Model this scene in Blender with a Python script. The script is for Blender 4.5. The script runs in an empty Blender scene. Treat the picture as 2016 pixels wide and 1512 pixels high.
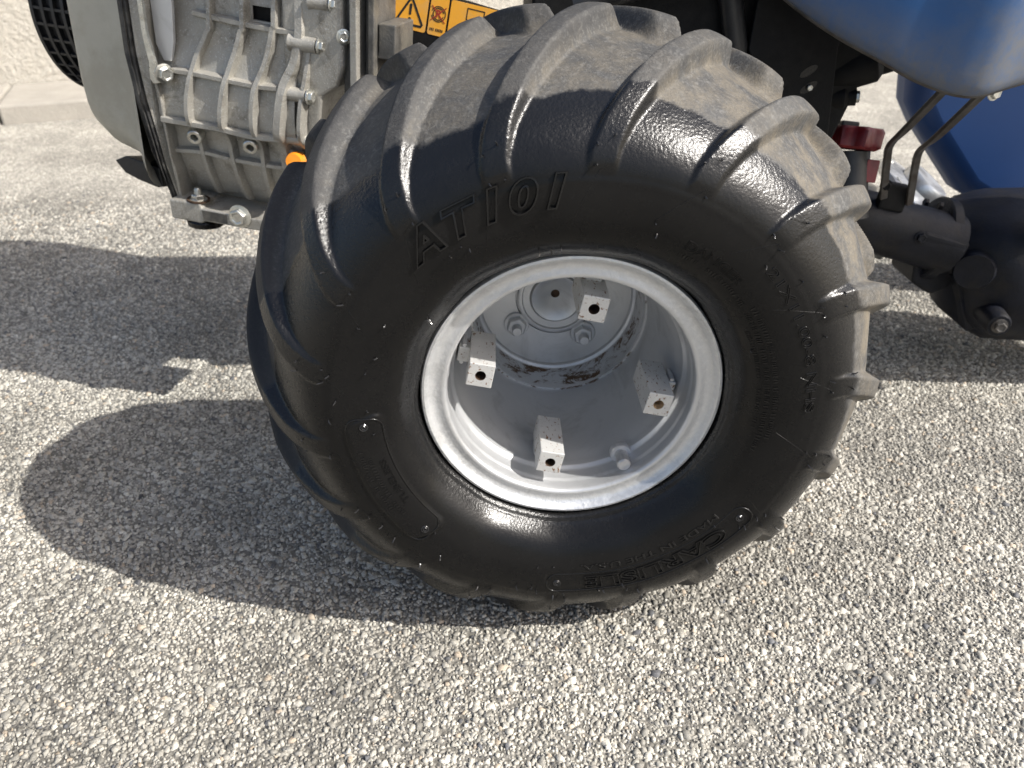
import bpy, math, random
import numpy as np
from mathutils import Vector, Matrix

# ------------------------------------------------------------------ camera, sky, sun, exposure
scene = bpy.context.scene
COL = scene.collection
H = 0.255                       # wheel axle height above the ground
cam_d = bpy.data.cameras.new('camera')
cam = bpy.data.objects.new('camera', cam_d)
COL.objects.link(cam)
scene.camera = cam
RX = Vector((0.99977638, -0.01799865, 0.0)).normalized()
FW = Vector((0.02114686 - 0.0037, 0.85093618, -0.52484324)).normalized()
_r = FW.cross(Vector((0, 0, 1))).normalized()
_u = _r.cross(FW).normalized()
cam.matrix_world = Matrix(((_r.x, _u.x, -FW.x, -0.05704), (_r.y, _u.y, -FW.y, -0.50545), (_r.z, _u.z, -FW.z, 0.32333 + H), (0, 0, 0, 1)))
cam_d.sensor_width = 36
cam_d.lens = 36 * 1514 / 2016
cam_d.clip_start = 0.02
cam_d.clip_end = 400
cam_d.dof.use_dof = True
cam_d.dof.focus_distance = 0.60
cam_d.dof.aperture_fstop = 10.0

SUN = Vector((1.0, -0.40, 1.0)).normalized()
world = bpy.data.worlds.new('World')
scene.world = world
world.use_nodes = True
wn = world.node_tree
sky = wn.nodes.new('ShaderNodeTexSky')
sky.sky_type = 'NISHITA'
sky.sun_disc = False
sky.sun_elevation = math.asin(SUN.z)
sky.sun_rotation = math.atan2(SUN.x, SUN.y)
sky.air_density = 1.0
sky.dust_density = 3.5
wn.nodes['Background'].inputs['Strength'].default_value = 0.125
wn.links.new(sky.outputs[0], wn.nodes['Background'].inputs['Color'])

sun_d = bpy.data.lights.new('sun', 'SUN')
sun_d.energy = 4.8
sun_d.angle = math.radians(0.55)
sun_d.color = (1.0, 0.965, 0.91)
sun = bpy.data.objects.new('sun', sun_d)
COL.objects.link(sun)
sun.rotation_euler = SUN.to_track_quat('Z', 'Y').to_euler()
sun.location = (3, -2, 4)

scene.view_settings.view_transform = 'Standard'
scene.view_settings.look = 'None'
scene.view_settings.exposure = 0.60
scene.view_settings.gamma = 1.0
scene.view_settings.use_curve_mapping = False
scene.cycles.max_bounces = 6
scene.cycles.diffuse_bounces = 3
scene.cycles.glossy_bounces = 3
scene.cycles.transmission_bounces = 1
random.seed(7)
rng = np.random.default_rng(11)

# ------------------------------------------------------------------ material helpers
MATS = {}


class NT:
    def __init__(self, name):
        self.m = bpy.data.materials.new(name)
        self.m.use_nodes = True
        self.t = self.m.node_tree
        self.b = self.t.nodes['Principled BSDF']
        self.co = self.t.nodes.new('ShaderNodeTexCoord').outputs['Object']
        MATS[name] = self.m

    def n(self, kind, **kw):
        nd = self.t.nodes.new('ShaderNode' + kind)
        for k, v in kw.items():
            setattr(nd, k, v)
        return nd

    def link(self, a, b):
        self.t.links.new(a, b)

    def put(self, inp, v):
        if hasattr(v, 'links') or hasattr(v, 'is_linked'):
            self.link(v, inp)
        else:
            inp.default_value = v

    def noise(self, scale, detail=4, rough=0.55, dist=0.0, co=None, out='Fac'):
        nd = self.n('TexNoise')
        nd.inputs['Scale'].default_value = scale
        nd.inputs['Detail'].default_value = detail
        nd.inputs['Roughness'].default_value = rough
        nd.inputs['Distortion'].default_value = dist
        self.link(co or self.co, nd.inputs['Vector'])
        return nd.outputs[out]

    def voro(self, scale, feature='F1', out='Distance', co=None, rnd=1.0):
        nd = self.n('TexVoronoi', feature=feature)
        nd.inputs['Scale'].default_value = scale
        nd.inputs['Randomness'].default_value = rnd
        self.link(co or self.co, nd.inputs['Vector'])
        return nd.outputs[out]

    def ramp(self, fac, a, b, lo=0.0, hi=1.0):
        nd = self.n('MapRange', interpolation_type='SMOOTHSTEP')
        self.put(nd.inputs['Value'], fac)
        nd.inputs['From Min'].default_value = a
        nd.inputs['From Max'].default_value = b
        nd.inputs['To Min'].default_value = lo
        nd.inputs['To Max'].default_value = hi
        return nd.outputs['Result']

    def math(self, op, a, b=0.0):
        nd = self.n('Math', operation=op)
        self.put(nd.inputs[0], a)
        self.put(nd.inputs[1], b)
        return nd.outputs[0]

    def mix(self, fac, a, b):
        nd = self.n('Mix', data_type='RGBA')
        self.put(nd.inputs[0], fac)
        self.put(nd.inputs[6], a if hasattr(a, 'is_linked') else (*a, 1) if len(a) == 3 else a)
        self.put(nd.inputs[7], b if hasattr(b, 'is_linked') else (*b, 1) if len(b) == 3 else b)
        return nd.outputs[2]

    def attr(self, name, out='Fac'):
        return self.n('Attribute', attribute_name=name).outputs[out]

    def bump(self, height, strength, dist, prev=None):
        nd = self.n('Bump')
        self.put(nd.inputs['Strength'], strength)
        nd.inputs['Distance'].default_value = dist
        self.link(height, nd.inputs['Height'])
        if prev is not None:
            self.link(prev, nd.inputs['Normal'])
        return nd.outputs[0]

    def done(self, color=None, rough=None, metal=None, normal=None, **kw):
        i = self.b.inputs
        if color is not None:
            self.put(i['Base Color'], color if hasattr(color, 'is_linked') else (*color, 1))
        if rough is not None:
            self.put(i['Roughness'], rough)
        if metal is not None:
            self.put(i['Metallic'], metal)
        if normal is not None:
            self.link(normal, i['Normal'])
        for k, v in kw.items():
            self.put(i[k.replace('_', ' ')], v)
        return self.m


def mat_simple(name, col, rough, metal=0.0, var=0.25, scale=60, bump=0.15, bscale=400, dirt=None, dirt_amt=0.0):
    s = NT(name)
    nz = s.noise(scale, 5, 0.6)
    dark = tuple(c * (1 - var) for c in col)
    lite = tuple(min(1, c * (1 + var)) for c in col)
    c = s.mix(s.ramp(nz, 0.3, 0.7), dark, lite)
    r = s.math('ADD', s.math('MULTIPLY', s.noise(scale * 2.3, 3), 0.2), rough - 0.1)
    if dirt:
        d = s.math('MULTIPLY', s.ramp(s.noise(scale * 0.6, 8, 0.7), 0.47, 0.62), dirt_amt)
        c = s.mix(d, c, dirt)
        r = s.math('MAXIMUM', r, s.math('MULTIPLY', d, 0.8))
    nm = s.bump(s.noise(bscale, 3), bump, 0.001)
    return s.done(c, r, metal, nm)


# ------------------------------------------------------------------ mesh helpers
class MB:
    def __init__(self):
        self.v = []
        self.f = []

    def add(self, verts, faces):
        o = len(self.v)
        self.v.extend([tuple(map(float, p)) for p in verts])
        self.f.extend([tuple(i + o for i in f) for f in faces])
        return self

    def box(self, c, s, M=None):
        """centre, full size, optional 3 axes"""
        ax = M or ((1, 0, 0), (0, 1, 0), (0, 0, 1))
        ax = [Vector(a) for a in ax]
        c = Vector(c)
        vs = []
        for k in (-.5, .5):
            for j in (-.5, .5):
                for i in (-.5, .5):
                    vs.append(c + ax[0] * i * s[0] + ax[1] * j * s[1] + ax[2] * k * s[2])
        self.add(vs, [(0, 2, 3, 1), (4, 5, 7, 6), (0, 1, 5, 4), (2, 6, 7, 3), (0, 4, 6, 2), (1, 3, 7, 5)])
        return self

    def prism(self, poly, fn, d0, d1):
        """polygon (u,v) list mapped by fn(u,v,d) between depths d0 and d1"""
        n = len(poly)
        vs = [fn(u, v, d0) for u, v in poly] + [fn(u, v, d1) for u, v in poly]
        fs = [tuple(range(n))[::-1], tuple(range(n, 2 * n))] + [(i, (i + 1) % n, n + (i + 1) % n, n + i) for i in range(n)]
        self.add(vs, fs)
        return self

    def tube(self, pts, r, n=10, caps=True, flat=1.0, up=(0, 0, 1)):
        pts = [Vector(p) for p in pts]
        rs = r if isinstance(r, (list, tuple)) else [r] * len(pts)
        vs = []
        for i, p in enumerate(pts):
            t = (pts[min(i + 1, len(pts) - 1)] - pts[max(i - 1, 0)]).normalized()
            a = t.cross(Vector(up))
            if a.length < 1e-4:
                a = t.cross(Vector((1, 0, 0)))
            a.normalize()
            b = a.cross(t).normalized()
            for k in range(n):
                th = 2 * math.pi * (k + .5) / n
                vs.append(p + a * math.cos(th) * rs[i] + b * math.sin(th) * rs[i] * flat)
        fs = []
        for i in range(len(pts) - 1):
            for k in range(n):
                a, b = i * n + k, i * n + (k + 1) % n
                fs.append((a, b, b + n, a + n))
        if caps:
            fs.append(tuple(range(n))[::-1])
            fs.append(tuple(range((len(pts) - 1) * n, len(pts) * n)))
        self.add(vs, fs)
        return self

    def lathe(self, prof, o, axis, n=32, caps=False, ref=(0, 0, 1), phase=0.0):
        """prof list of (radius, distance along axis)"""
        o = Vector(o)
        ax = Vector(axis).normalized()
        a = ax.cross(Vector(ref))
        if a.length < 1e-4:
            a = ax.cross(Vector((1, 0, 0)))
        a.normalize()
        b = ax.cross(a)
        vs, fs = [], []
        for r, h in prof:
            for k in range(n):
                th = 2 * math.pi * k / n + phase
                vs.append(o + ax * h + (a * math.cos(th) + b * math.sin(th)) * r)
        for i in range(len(prof) - 1):
            for k in range(n):
                p, q = i * n + k, i * n + (k + 1) % n
                fs.append((p, q, q + n, p + n))
        if caps:
            fs.append(tuple(range(n))[::-1])
            fs.append(tuple(range((len(prof) - 1) * n, len(prof) * n)))
        self.add(vs, fs)
        return self


def link(name, me, mat, parent=None, smooth=None, bevel=None, seg=2):
    o = bpy.data.objects.new(name, me)
    COL.objects.link(o)
    if mat:
        me.materials.append(MATS[mat] if isinstance(mat, str) else mat)
    if smooth is not None:
        me.polygons.foreach_set('use_smooth', [True] * len(me.polygons))
        if smooth < 3.1:
            me.set_sharp_from_angle(angle=smooth)
    if bevel:
        b = o.modifiers.new('bevel', 'BEVEL')
        b.width = bevel
        b.segments = seg
        b.limit_method = 'ANGLE'
        b.angle_limit = math.radians(35)
        b.harden_normals = False
    if parent:
        o.parent = parent
    return o


def obj(name, mb, mat, parent=None, smooth=None, bevel=None, seg=2):
    me = bpy.data.meshes.new(name)
    me.from_pydata(mb.v, [], mb.f)
    me.update()
    import bmesh
    bm = bmesh.new()
    bm.from_mesh(me)
    bmesh.ops.recalc_face_normals(bm, faces=bm.faces)
    bm.to_mesh(me)
    bm.free()
    return link(name, me, mat, parent, smooth, bevel, seg)


def smoothstep(a, b, x):
    t = np.clip((x - a) / (b - a), 0, 1)
    return t * t * (3 - 2 * t)


def catmull(P, n):
    P = np.array(P, float)
    Q = np.vstack([2 * P[0] - P[1], P, 2 * P[-1] - P[-2]])
    out = []
    for i in range(1, len(Q) - 2):
        p0, p1, p2, p3 = Q[i - 1:i + 3]
        for t in np.linspace(0, 1, n, endpoint=False):
            out.append(.5 * ((2 * p1) + (-p0 + p2) * t + (2 * p0 - 5 * p1 + 4 * p2 - p3) * t * t + (-p0 + 3 * p1 - 3 * p2 + p3) * t ** 3))
    out.append(P[-1])
    return np.array(out)


# ------------------------------------------------------------------ materials
def build_materials():
    # --- tyre rubber: glossy dressed sidewall, dry dusty tread
    s = NT('tyre_rubber')
    wet = s.attr('wet')
    dust_shade_m = s.attr('dust')
    wn_ = s.math('ADD', wet, s.math('MULTIPLY', s.math('SUBTRACT', s.noise(38, 7, 0.68), 0.5), 1.1))
    w = s.ramp(wn_, 0.36, 0.64)
    streak = s.noise(150, 5, 0.7)
    blk = s.mix(streak, (0.0045, 0.0045, 0.005), (0.008, 0.0078, 0.0074))
    grey = s.mix(s.noise(55, 6, 0.7), (0.020, 0.020, 0.0205), (0.080, 0.079, 0.076))
    grey = s.mix(s.ramp(s.noise(170, 5, 0.75, 0.6), 0.50, 0.68), grey, (0.105, 0.103, 0.098))
    speck = s.ramp(s.noise(420, 3, 0.6), 0.52, 0.7)
    grey = s.mix(s.math('MULTIPLY', speck, 0.35), grey, (0.17, 0.168, 0.158))
    dn = s.math('MULTIPLY', dust_shade_m, s.ramp(s.noise(26, 7, 0.72, 0.3), 0.38, 0.62))
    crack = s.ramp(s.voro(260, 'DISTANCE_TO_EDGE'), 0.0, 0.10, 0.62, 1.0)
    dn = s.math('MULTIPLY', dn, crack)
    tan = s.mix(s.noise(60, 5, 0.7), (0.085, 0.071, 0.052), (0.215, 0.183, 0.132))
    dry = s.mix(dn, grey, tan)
    dry_shaded = s.mix(s.ramp(dust_shade_m, 0.0, 0.30), (0.016, 0.016, 0.017), dry)  # low values go near black: the left tread's shade put into the colour
    col = s.mix(w, dry_shaded, blk)
    rough_w = s.math('ADD', 0.14, s.math('MULTIPLY', s.noise(80, 4, 0.7), 0.24))
    rough = s.math('ADD', s.math('MULTIPLY', w, s.math('SUBTRACT', rough_w, 0.72)), 0.72)
    rg = s.attr('rugged')
    b1 = s.bump(s.noise(460, 3, 0.6), s.math('ADD', 0.05, s.math('MULTIPLY', rg, 0.6)), 0.0010)
    b2 = s.bump(s.noise(120, 4, 0.6), s.math('ADD', 0.04, s.math('MULTIPLY', rg, 0.12)), 0.002, b1)
    s.done(col, rough, 0.0, b2, Specular_IOR_Level=s.math('ADD', 0.17, s.math('MULTIPLY', rg, 0.42)))

    s = NT('rubber_black')
    s.done(s.mix(s.noise(150, 3), (0.0045, 0.0045, 0.005), (0.008, 0.0078, 0.0074)), 0.24, 0, s.bump(s.noise(500, 3), 0.15, 0.001), Specular_IOR_Level=0.35)
    s = NT('nub_rubber')
    s.done((0.02, 0.02, 0.021), 0.16, 0)

    # --- silver wheel paint
    s = NT('silver_paint')
    c = s.mix(s.noise(30, 6, 0.6), (0.53, 0.54, 0.55), (0.61, 0.615, 0.62))
    c = s.mix(s.math('MULTIPLY', s.ramp(s.noise(17, 7, 0.72, 1.2), 0.50, 0.66), 0.35), c, (0.33, 0.33, 0.325))
    fl = s.attr('flange')
    over = s.math('MULTIPLY', fl, s.ramp(s.noise(260, 5, 0.7), 0.45, 0.75, 0.0, 0.5))
    c = s.mix(over, c, (0.74, 0.74, 0.73))
    rust = s.attr('rust')
    rm = s.ramp(s.math('ADD', s.noise(48, 9, 0.80, 0.8), s.math('MULTIPLY', rust, 0.15)), 0.64, 0.74)
    rc = s.mix(s.noise(300, 4), (0.05, 0.032, 0.02), (0.17, 0.10, 0.055))
    c = s.mix(rm, c, rc)
    chip = s.math('MULTIPLY', s.ramp(s.noise(260, 5, 0.8), 0.72, 0.75), 0.7)
    c = s.mix(chip, c, (0.12, 0.10, 0.085))
    r = s.math('ADD', 0.30, s.math('MULTIPLY', s.noise(70, 4), 0.22))
    r = s.math('MAXIMUM', r, s.math('MULTIPLY', rm, 0.85))
    met = s.math('MULTIPLY', s.math('SUBTRACT', 1.0, rm), 0.6)
    b = s.bump(s.noise(240, 4, 0.6), s.math('ADD', 0.05, s.math('MULTIPLY', fl, 0.5)), 0.0012)
    s.done(c, r, met, b)

    # --- welded blocks, chipped silver
    s = NT('block_paint')
    base = s.mix(s.noise(60, 6, 0.6), (0.48, 0.48, 0.47), (0.64, 0.635, 0.615))
    mp = s.n('Mapping')
    mp.inputs['Scale'].default_value = (1.0, 0.45, 1.0)
    s.link(s.co, mp.inputs['Vector'])
    rm = s.ramp(s.noise(330, 5, 0.72, 0.4, mp.outputs[0]), 0.585, 0.63)
    c = s.mix(rm, base, s.mix(s.noise(500, 3), (0.06, 0.032, 0.018), (0.27, 0.13, 0.05)))
    s.done(c, s.math('ADD', 0.36, s.math('MULTIPLY', rm, 0.4)), s.math('MULTIPLY', s.math('SUBTRACT', 1.0, rm), 0.3), s.bump(s.noise(500, 4, 0.7), 0.5, 0.0009))
    mat_simple('hole_dark', (0.05, 0.028, 0.015), 0.8, 0.3, 0.5, 200)
    mat_simple('hole_rust', (0.45, 0.32, 0.18), 0.8, 0.0, 0.4, 300)

    # --- engine
    s = NT('cast_aluminium')
    g = s.noise(28, 8, 0.68)
    c = s.mix(g, (0.25, 0.238, 0.21), (0.46, 0.44, 0.392))
    grime = s.math('MULTIPLY', s.ramp(s.noise(22, 7, 0.75, 0.8), 0.50, 0.70), 0.75)
    c = s.mix(grime, c, (0.13, 0.115, 0.088))
    c = s.mix(s.ramp(s.noise(600, 3), 0.55, 0.75), c, (0.50, 0.49, 0.46))
    b = s.bump(s.noise(520, 4, 0.6), 0.5, 0.0012)
    b = s.bump(s.noise(60, 4), 0.3, 0.003, b)
    s.done(c, s.math('ADD', 0.42, s.math('MULTIPLY', s.noise(90, 3), 0.2)), 0.45, b)
    mat_simple('cast_dark', (0.10, 0.097, 0.09), 0.6, 0.35, 0.4, 40, 0.5, 450, (0.22, 0.2, 0.16), 0.5)
    mat_simple('zinc_bolt', (0.58, 0.58, 0.54), 0.3, 0.85, 0.15, 90, 0.15, 500, (0.22, 0.18, 0.12), 0.3)
    mat_simple('shroud_cream', (0.41, 0.39, 0.325), 0.45, 0.0, 0.07, 14, 0.08, 600, (0.29, 0.265, 0.205), 0.55)
    mat_simple('black_plastic', (0.014, 0.0145, 0.016), 0.42, 0.0, 0.3, 60, 0.2, 700)
    mat_simple('gasket_black', (0.02, 0.02, 0.02), 0.6, 0.0, 0.35, 90, 0.4, 500, (0.10, 0.095, 0.085), 0.5)
    mat_simple('orange_plastic', (0.75, 0.26, 0.015), 0.4, 0.0, 0.1, 80, 0.1)
    s = NT('sticker_orange')
    s.done(s.mix(s.ramp(s.noise(55, 6, 0.7), 0.42, 0.72), (0.80, 0.37, 0.03), (0.68, 0.36, 0.09)), 0.45, 0, s.bump(s.noise(300, 3), 0.1, 0.001))
    s = NT('sticker_black')
    s.done((0.012, 0.012, 0.012), 0.5, 0)
    s = NT('sticker_red')
    s.done((0.33, 0.03, 0.015), 0.5, 0)
    mat_simple('black_steel', (0.003, 0.0032, 0.0037), 0.65, 0.0, 0.4, 45, 0.25, 380, (0.011, 0.0105, 0.0095), 0.4)
    mat_simple('axle_paint', (0.005, 0.0062, 0.011), 0.5, 0.0, 0.35, 35, 0.35, 260, (0.016, 0.014, 0.011), 0.5)
    mat_simple('strut_steel', (0.085, 0.08, 0.075), 0.55, 0.5, 0.35, 60, 0.3, 400, (0.06, 0.04, 0.03), 0.5)
    mat_simple('red_plastic', (0.15, 0.009, 0.013), 0.4, 0.0, 0.25, 50, 0.2)
    mat_simple('bare_silver', (0.6, 0.61, 0.62), 0.32, 0.7, 0.2, 35, 0.2, 300, (0.05, 0.05, 0.05), 0.6)
    s = NT('blue_paint')
    base = s.mix(s.noise(9, 4), (0.003, 0.058, 0.185), (0.005, 0.080, 0.245))
    d1 = s.ramp(s.noise(7, 8, 0.66, 0.9), 0.46, 0.72)
    dirt = s.attr('dirt')
    dd = s.math('MULTIPLY', s.math('MINIMUM', s.math('ADD', s.math('MULTIPLY', d1, 0.42), dirt), 1.0), s.ramp(s.noise(120, 5, 0.7), 0.2, 0.62, 0.5, 1.0))
    c = s.mix(s.math('MULTIPLY', dd, 0.8), base, (0.13, 0.125, 0.112))
    chip = s.ramp(s.noise(170, 6, 0.8), 0.70, 0.735)
    c = s.mix(s.math('MULTIPLY', chip, 0.6), c, (0.35, 0.36, 0.35))
    s.done(c, s.math('ADD', 0.36, s.math('MULTIPLY', dd, 0.35)), 0, s.bump(s.noise(300, 3), 0.08, 0.001))
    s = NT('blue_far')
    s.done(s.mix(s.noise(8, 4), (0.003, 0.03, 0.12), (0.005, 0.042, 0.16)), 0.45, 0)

    # --- ground
    s = NT('asphalt')
    vn = s.n('TexVoronoi', feature='F1')
    vn.inputs['Scale'].default_value = 300
    s.link(s.co, vn.inputs['Vector'])
    sep = s.n('SeparateColor')
    s.link(vn.outputs['Color'], sep.inputs[0])
    vd = vn.outputs['Distance']
    st = s.mix(s.ramp(sep.outputs[0], 0.0, 1.0), (0.20, 0.19, 0.172), (0.56, 0.53, 0.46))
    st = s.mix(s.ramp(sep.outputs[1], 0.84, 0.88), st, (0.08, 0.08, 0.083))
    c = s.mix(s.ramp(vd, 0.34, 0.66), st, (0.20, 0.188, 0.162))
    far = s.attr('far')
    stain = s.math('MULTIPLY', s.ramp(s.noise(3.4, 5, 0.68), 0.36, 0.66, 0.70, 1.10), s.ramp(s.noise(75, 4, 0.75), 0.34, 0.66, 0.78, 1.16))
    br = s.math('MULTIPLY', stain, s.math('ADD', 0.80, s.math('MULTIPLY', far, 0.55)))
    mul = s.n('Mix', data_type='RGBA', blend_type='MULTIPLY')
    mul.inputs[0].default_value = 1.0
    s.link(c, mul.inputs[6])
    cmb = s.n('CombineColor')
    for k in range(3):
        s.link(br, cmb.inputs[k])
    s.link(cmb.outputs[0], mul.inputs[7])
    b = s.bump(s.math('SUBTRACT', 1.0, vd), 0.75, 0.0028)
    s.done(mul.outputs[2], 0.85, 0, b)
    s = NT('chippings')
    cc = s.attr('stone', 'Color')
    stain = s.ramp(s.noise(3.4, 5, 0.68), 0.36, 0.66, 0.70, 1.10)
    mul = s.n('Mix', data_type='RGBA', blend_type='MULTIPLY')
    mul.inputs[0].default_value = 1.0
    sp = s.mix(s.ramp(s.noise(800, 2, 0.7), 0.35, 0.65), (0.74, 0.73, 0.71), (1.1, 1.1, 1.1))
    s.link(cc, mul.inputs[6])
    s.link(sp, mul.inputs[7])
    mul2 = s.n('Mix', data_type='RGBA', blend_type='MULTIPLY')
    mul2.inputs[0].default_value = 1.0
    cmb = s.n('CombineColor')
    for k in range(3):
        s.link(stain, cmb.inputs[k])
    s.link(mul.outputs[2], mul2.inputs[6])
    s.link(cmb.outputs[0], mul2.inputs[7])
    s.done(mul2.outputs[2], 0.78, 0)
    s = NT('concrete')
    c = s.mix(s.noise(12, 7, 0.65), (0.22, 0.205, 0.18), (0.42, 0.39, 0.34))
    s.done(c, 0.85, 0, s.bump(s.noise(90, 6, 0.7), 0.5, 0.006))
    s = NT('wall_plaster')
    c = s.mix(s.noise(16, 6, 0.6), (0.52, 0.48, 0.41), (0.70, 0.66, 0.58))
    s.done(c, 0.9, 0, s.bump(s.noise(60, 5, 0.7), 1.0, 0.03))


build_materials()

for nm in ('black_steel', 'axle_paint'):
    MATS[nm].node_tree.nodes['Principled BSDF'].inputs['Specular IOR Level'].default_value = 0.25

# ------------------------------------------------------------------ the setting: ground, chippings, kerb, wall
XS = [-120, -20, -6, -3] + list(np.linspace(-2.2, 1.6, 60)) + [3, 6, 20, 120]
YS = [-120, -20, -6, -2] + list(np.linspace(-0.7, 2.2, 48)) + [4, 8, 20, 150]
gm = bpy.data.meshes.new('ground')
gv = [(x, y, 0.0) for y in YS for x in XS]
nx = len(XS)
gf = [(j * nx + i, j * nx + i + 1, (j + 1) * nx + i + 1, (j + 1) * nx + i) for j in range(len(YS) - 1) for i in range(nx - 1)]
gm.from_pydata(gv, [], gf)
ga = gm.attributes.new('far', 'FLOAT', 'POINT')


def chip_zone(x, y):
    """1 inside the strip of ground where the chippings are modelled, falling to 0 outside"""
    a = smoothstep(1.40, 1.15, y) * smoothstep(-0.42, -0.30, y)
    b = smoothstep(-1.22 - 0.25 * np.clip(y, 0, 9), -1.05 - 0.25 * np.clip(y, 0, 9), x) * smoothstep(1.05, 0.9, x)
    return a * b


ga.data.foreach_set('value', [float(1 - chip_zone(x, y)) for x, y, _ in gv])
ground = link('ground', gm, 'asphalt')
ground['kind'] = 'structure'
ground['label'] = 'sunlit grey asphalt yard with pale stone chippings'


def build_chippings():
    sp = 0.0034
    xs = np.arange(-1.55, 1.06, sp)
    ys = np.arange(-0.42, 1.40, sp)
    X, Y = np.meshgrid(xs, ys)
    X = X.ravel() + rng.uniform(-.5, .5, X.size) * sp * 1.1
    Y = Y.ravel() + rng.uniform(-.5, .5, Y.size) * sp * 1.1
    # leave out what never shows: wedge outside the view, and thin with distance
    depth = Y + 0.505
    keep = (np.abs(X + 0.03) < 0.26 + 0.84 * depth) & (rng.random(X.size) < chip_zone(X, Y))
    thin = np.interp(Y, [-.3, .2, .8, 1.4], [0.85, 0.75, 0.36, 0.22])
    keep &= rng.random(X.size) < thin
    X, Y = X[keep], Y[keep]
    n = len(X)
    size = sp * 0.56 * rng.lognormal(0.0, 0.42, n)
    size *= np.interp(Y, [0.3, 1.4], [1.05, 1.6])
    big = rng.random(n) < 0.035
    size[big] *= 1.7
    size = np.clip(size, 0.0009, 0.0058)
    K = 6
    rot = rng.uniform(0, 2 * np.pi, n)
    el = rng.uniform(0.48, 1.0, n)
    ang = (np.arange(K)[None] / K * 2 * np.pi) + rng.uniform(-.32, .32, (n, K))
    rad = size[:, None] * rng.uniform(0.62, 1.28, (n, K))
    ux, uy = np.cos(ang) * rad, np.sin(ang) * rad * el[:, None]
    c, s_ = np.cos(rot)[:, None], np.sin(rot)[:, None]
    bx, by = ux * c - uy * s_, ux * s_ + uy * c
    hgt = np.minimum(size, .003) * rng.uniform(0.16, 0.50, n) + 0.0005
    tx, ty = rng.normal(0, .22, n), rng.normal(0, .22, n)
    V = np.zeros((n, 2 * K, 3))
    V[:, :K, 0] = X[:, None] + bx
    V[:, :K, 1] = Y[:, None] + by
    V[:, :K, 2] = -0.0012
    sc = rng.uniform(0.55, 0.92, (n, K))
    V[:, K:, 0] = X[:, None] + bx * sc
    V[:, K:, 1] = Y[:, None] + by * sc
    V[:, K:, 2] = hgt[:, None] + bx * tx[:, None] + by * ty[:, None] + rng.normal(0, .06, (n, K)) * size[:, None]
    nv = n * 2 * K
    base = (np.arange(n) * 2 * K)[:, None]
    quads = []
    for k in range(K):
        k2 = (k + 1) % K
        quads.append(np.c_[base + k, base + k2, base + K + k2, base + K + k])
    Q = np.stack(quads, 1).reshape(-1, 4)
    # cap: two quads of the hexagon
    C = np.concatenate([np.c_[base + K, base + K + 1, base + K + 2, base + K + 3], np.c_[base + K, base + K + 3, base + K + 4, base + K + 5]], 0)
    F = np.concatenate([Q, C], 0).astype(np.int32)
    me = bpy.data.meshes.new('chippings')
    me.vertices.add(nv)
    me.vertices.foreach_set('co', V.reshape(-1))
    me.loops.add(F.size)
    me.loops.foreach_set('vertex_index', F.reshape(-1))
    me.polygons.add(len(F))
    me.polygons.foreach_set('loop_start', np.arange(0, F.size, 4, dtype=np.int32))
    me.polygons.foreach_set('loop_total', np.full(len(F), 4, dtype=np.int32))
    me.update(calc_edges=True)
    val = np.clip(rng.normal(0.45, 0.075, n), 0.2, 0.66)
    rgb = np.stack([val * 1.02, val * 0.975, val * 0.86], 1)
    t = rng.random(n)
    tan = t < 0.04
    rgb[tan] = np.stack([val * 1.04, val * 0.88, val * 0.69], 1)[tan]
    dk = t > 0.975
    rgb[dk] = np.stack([val * .26, val * .265, val * .28], 1)[dk]
    gy = (t > 0.80) & ~dk
    rgb[gy] *= 0.62
    colr = np.ones((n, 2 * K, 4), np.float32)
    colr[:, :, :3] = rgb[:, None, :]
    a = me.attributes.new('stone', 'FLOAT_COLOR', 'POINT')
    a.data.foreach_set('color', colr.reshape(-1))
    o = link('chippings', me, 'chippings', ground)
    o['kind'] = 'stuff'


build_chippings()

KD = Vector((0.935, 0.353, 0)).normalized()     # direction along the kerb
KN = Vector((-KD.y, KD.x, 0))
KO = Vector((-1.614, 2.016, 0))
n_k = 9
for i in range(n_k):
    L = 1.0
    c = KO + KD * (-3.0 + i * L + L / 2) + KN * 0.19 + Vector((0, 0, 0.01))
    m_ = MB().box(c, (L - 0.008, 0.38, 0.10), (KD, KN, (0, 0, 1)))
    if i == 0:
        kerb_root = bpy.data.objects.new('kerb', None)
        COL.objects.link(kerb_root)
        kerb_root['kind'] = 'structure'
        kerb_root['label'] = 'pale concrete kerb along the foot of the wall'
    obj('kerb_stone', m_, 'concrete', kerb_root, None, 0.008)
wall = MB().box(KO + KD * 1.5 + KN * 0.48 + Vector((0, 0, 1.3)), (9.0, 0.2, 2.62), (KD, KN, (0, 0, 1)))
wo = obj('plaster_wall', wall, 'wall_plaster')
wo['label'] = 'cream rough plastered wall behind the kerb'
wo['category'] = 'wall'

# ------------------------------------------------------------------ the tractor
tractor = bpy.data.objects.new('small_tractor', None)
COL.objects.link(tractor)
tractor['label'] = 'small blue tractor with silver wheel and bare aluminium engine'
tractor['category'] = 'tractor'

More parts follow.
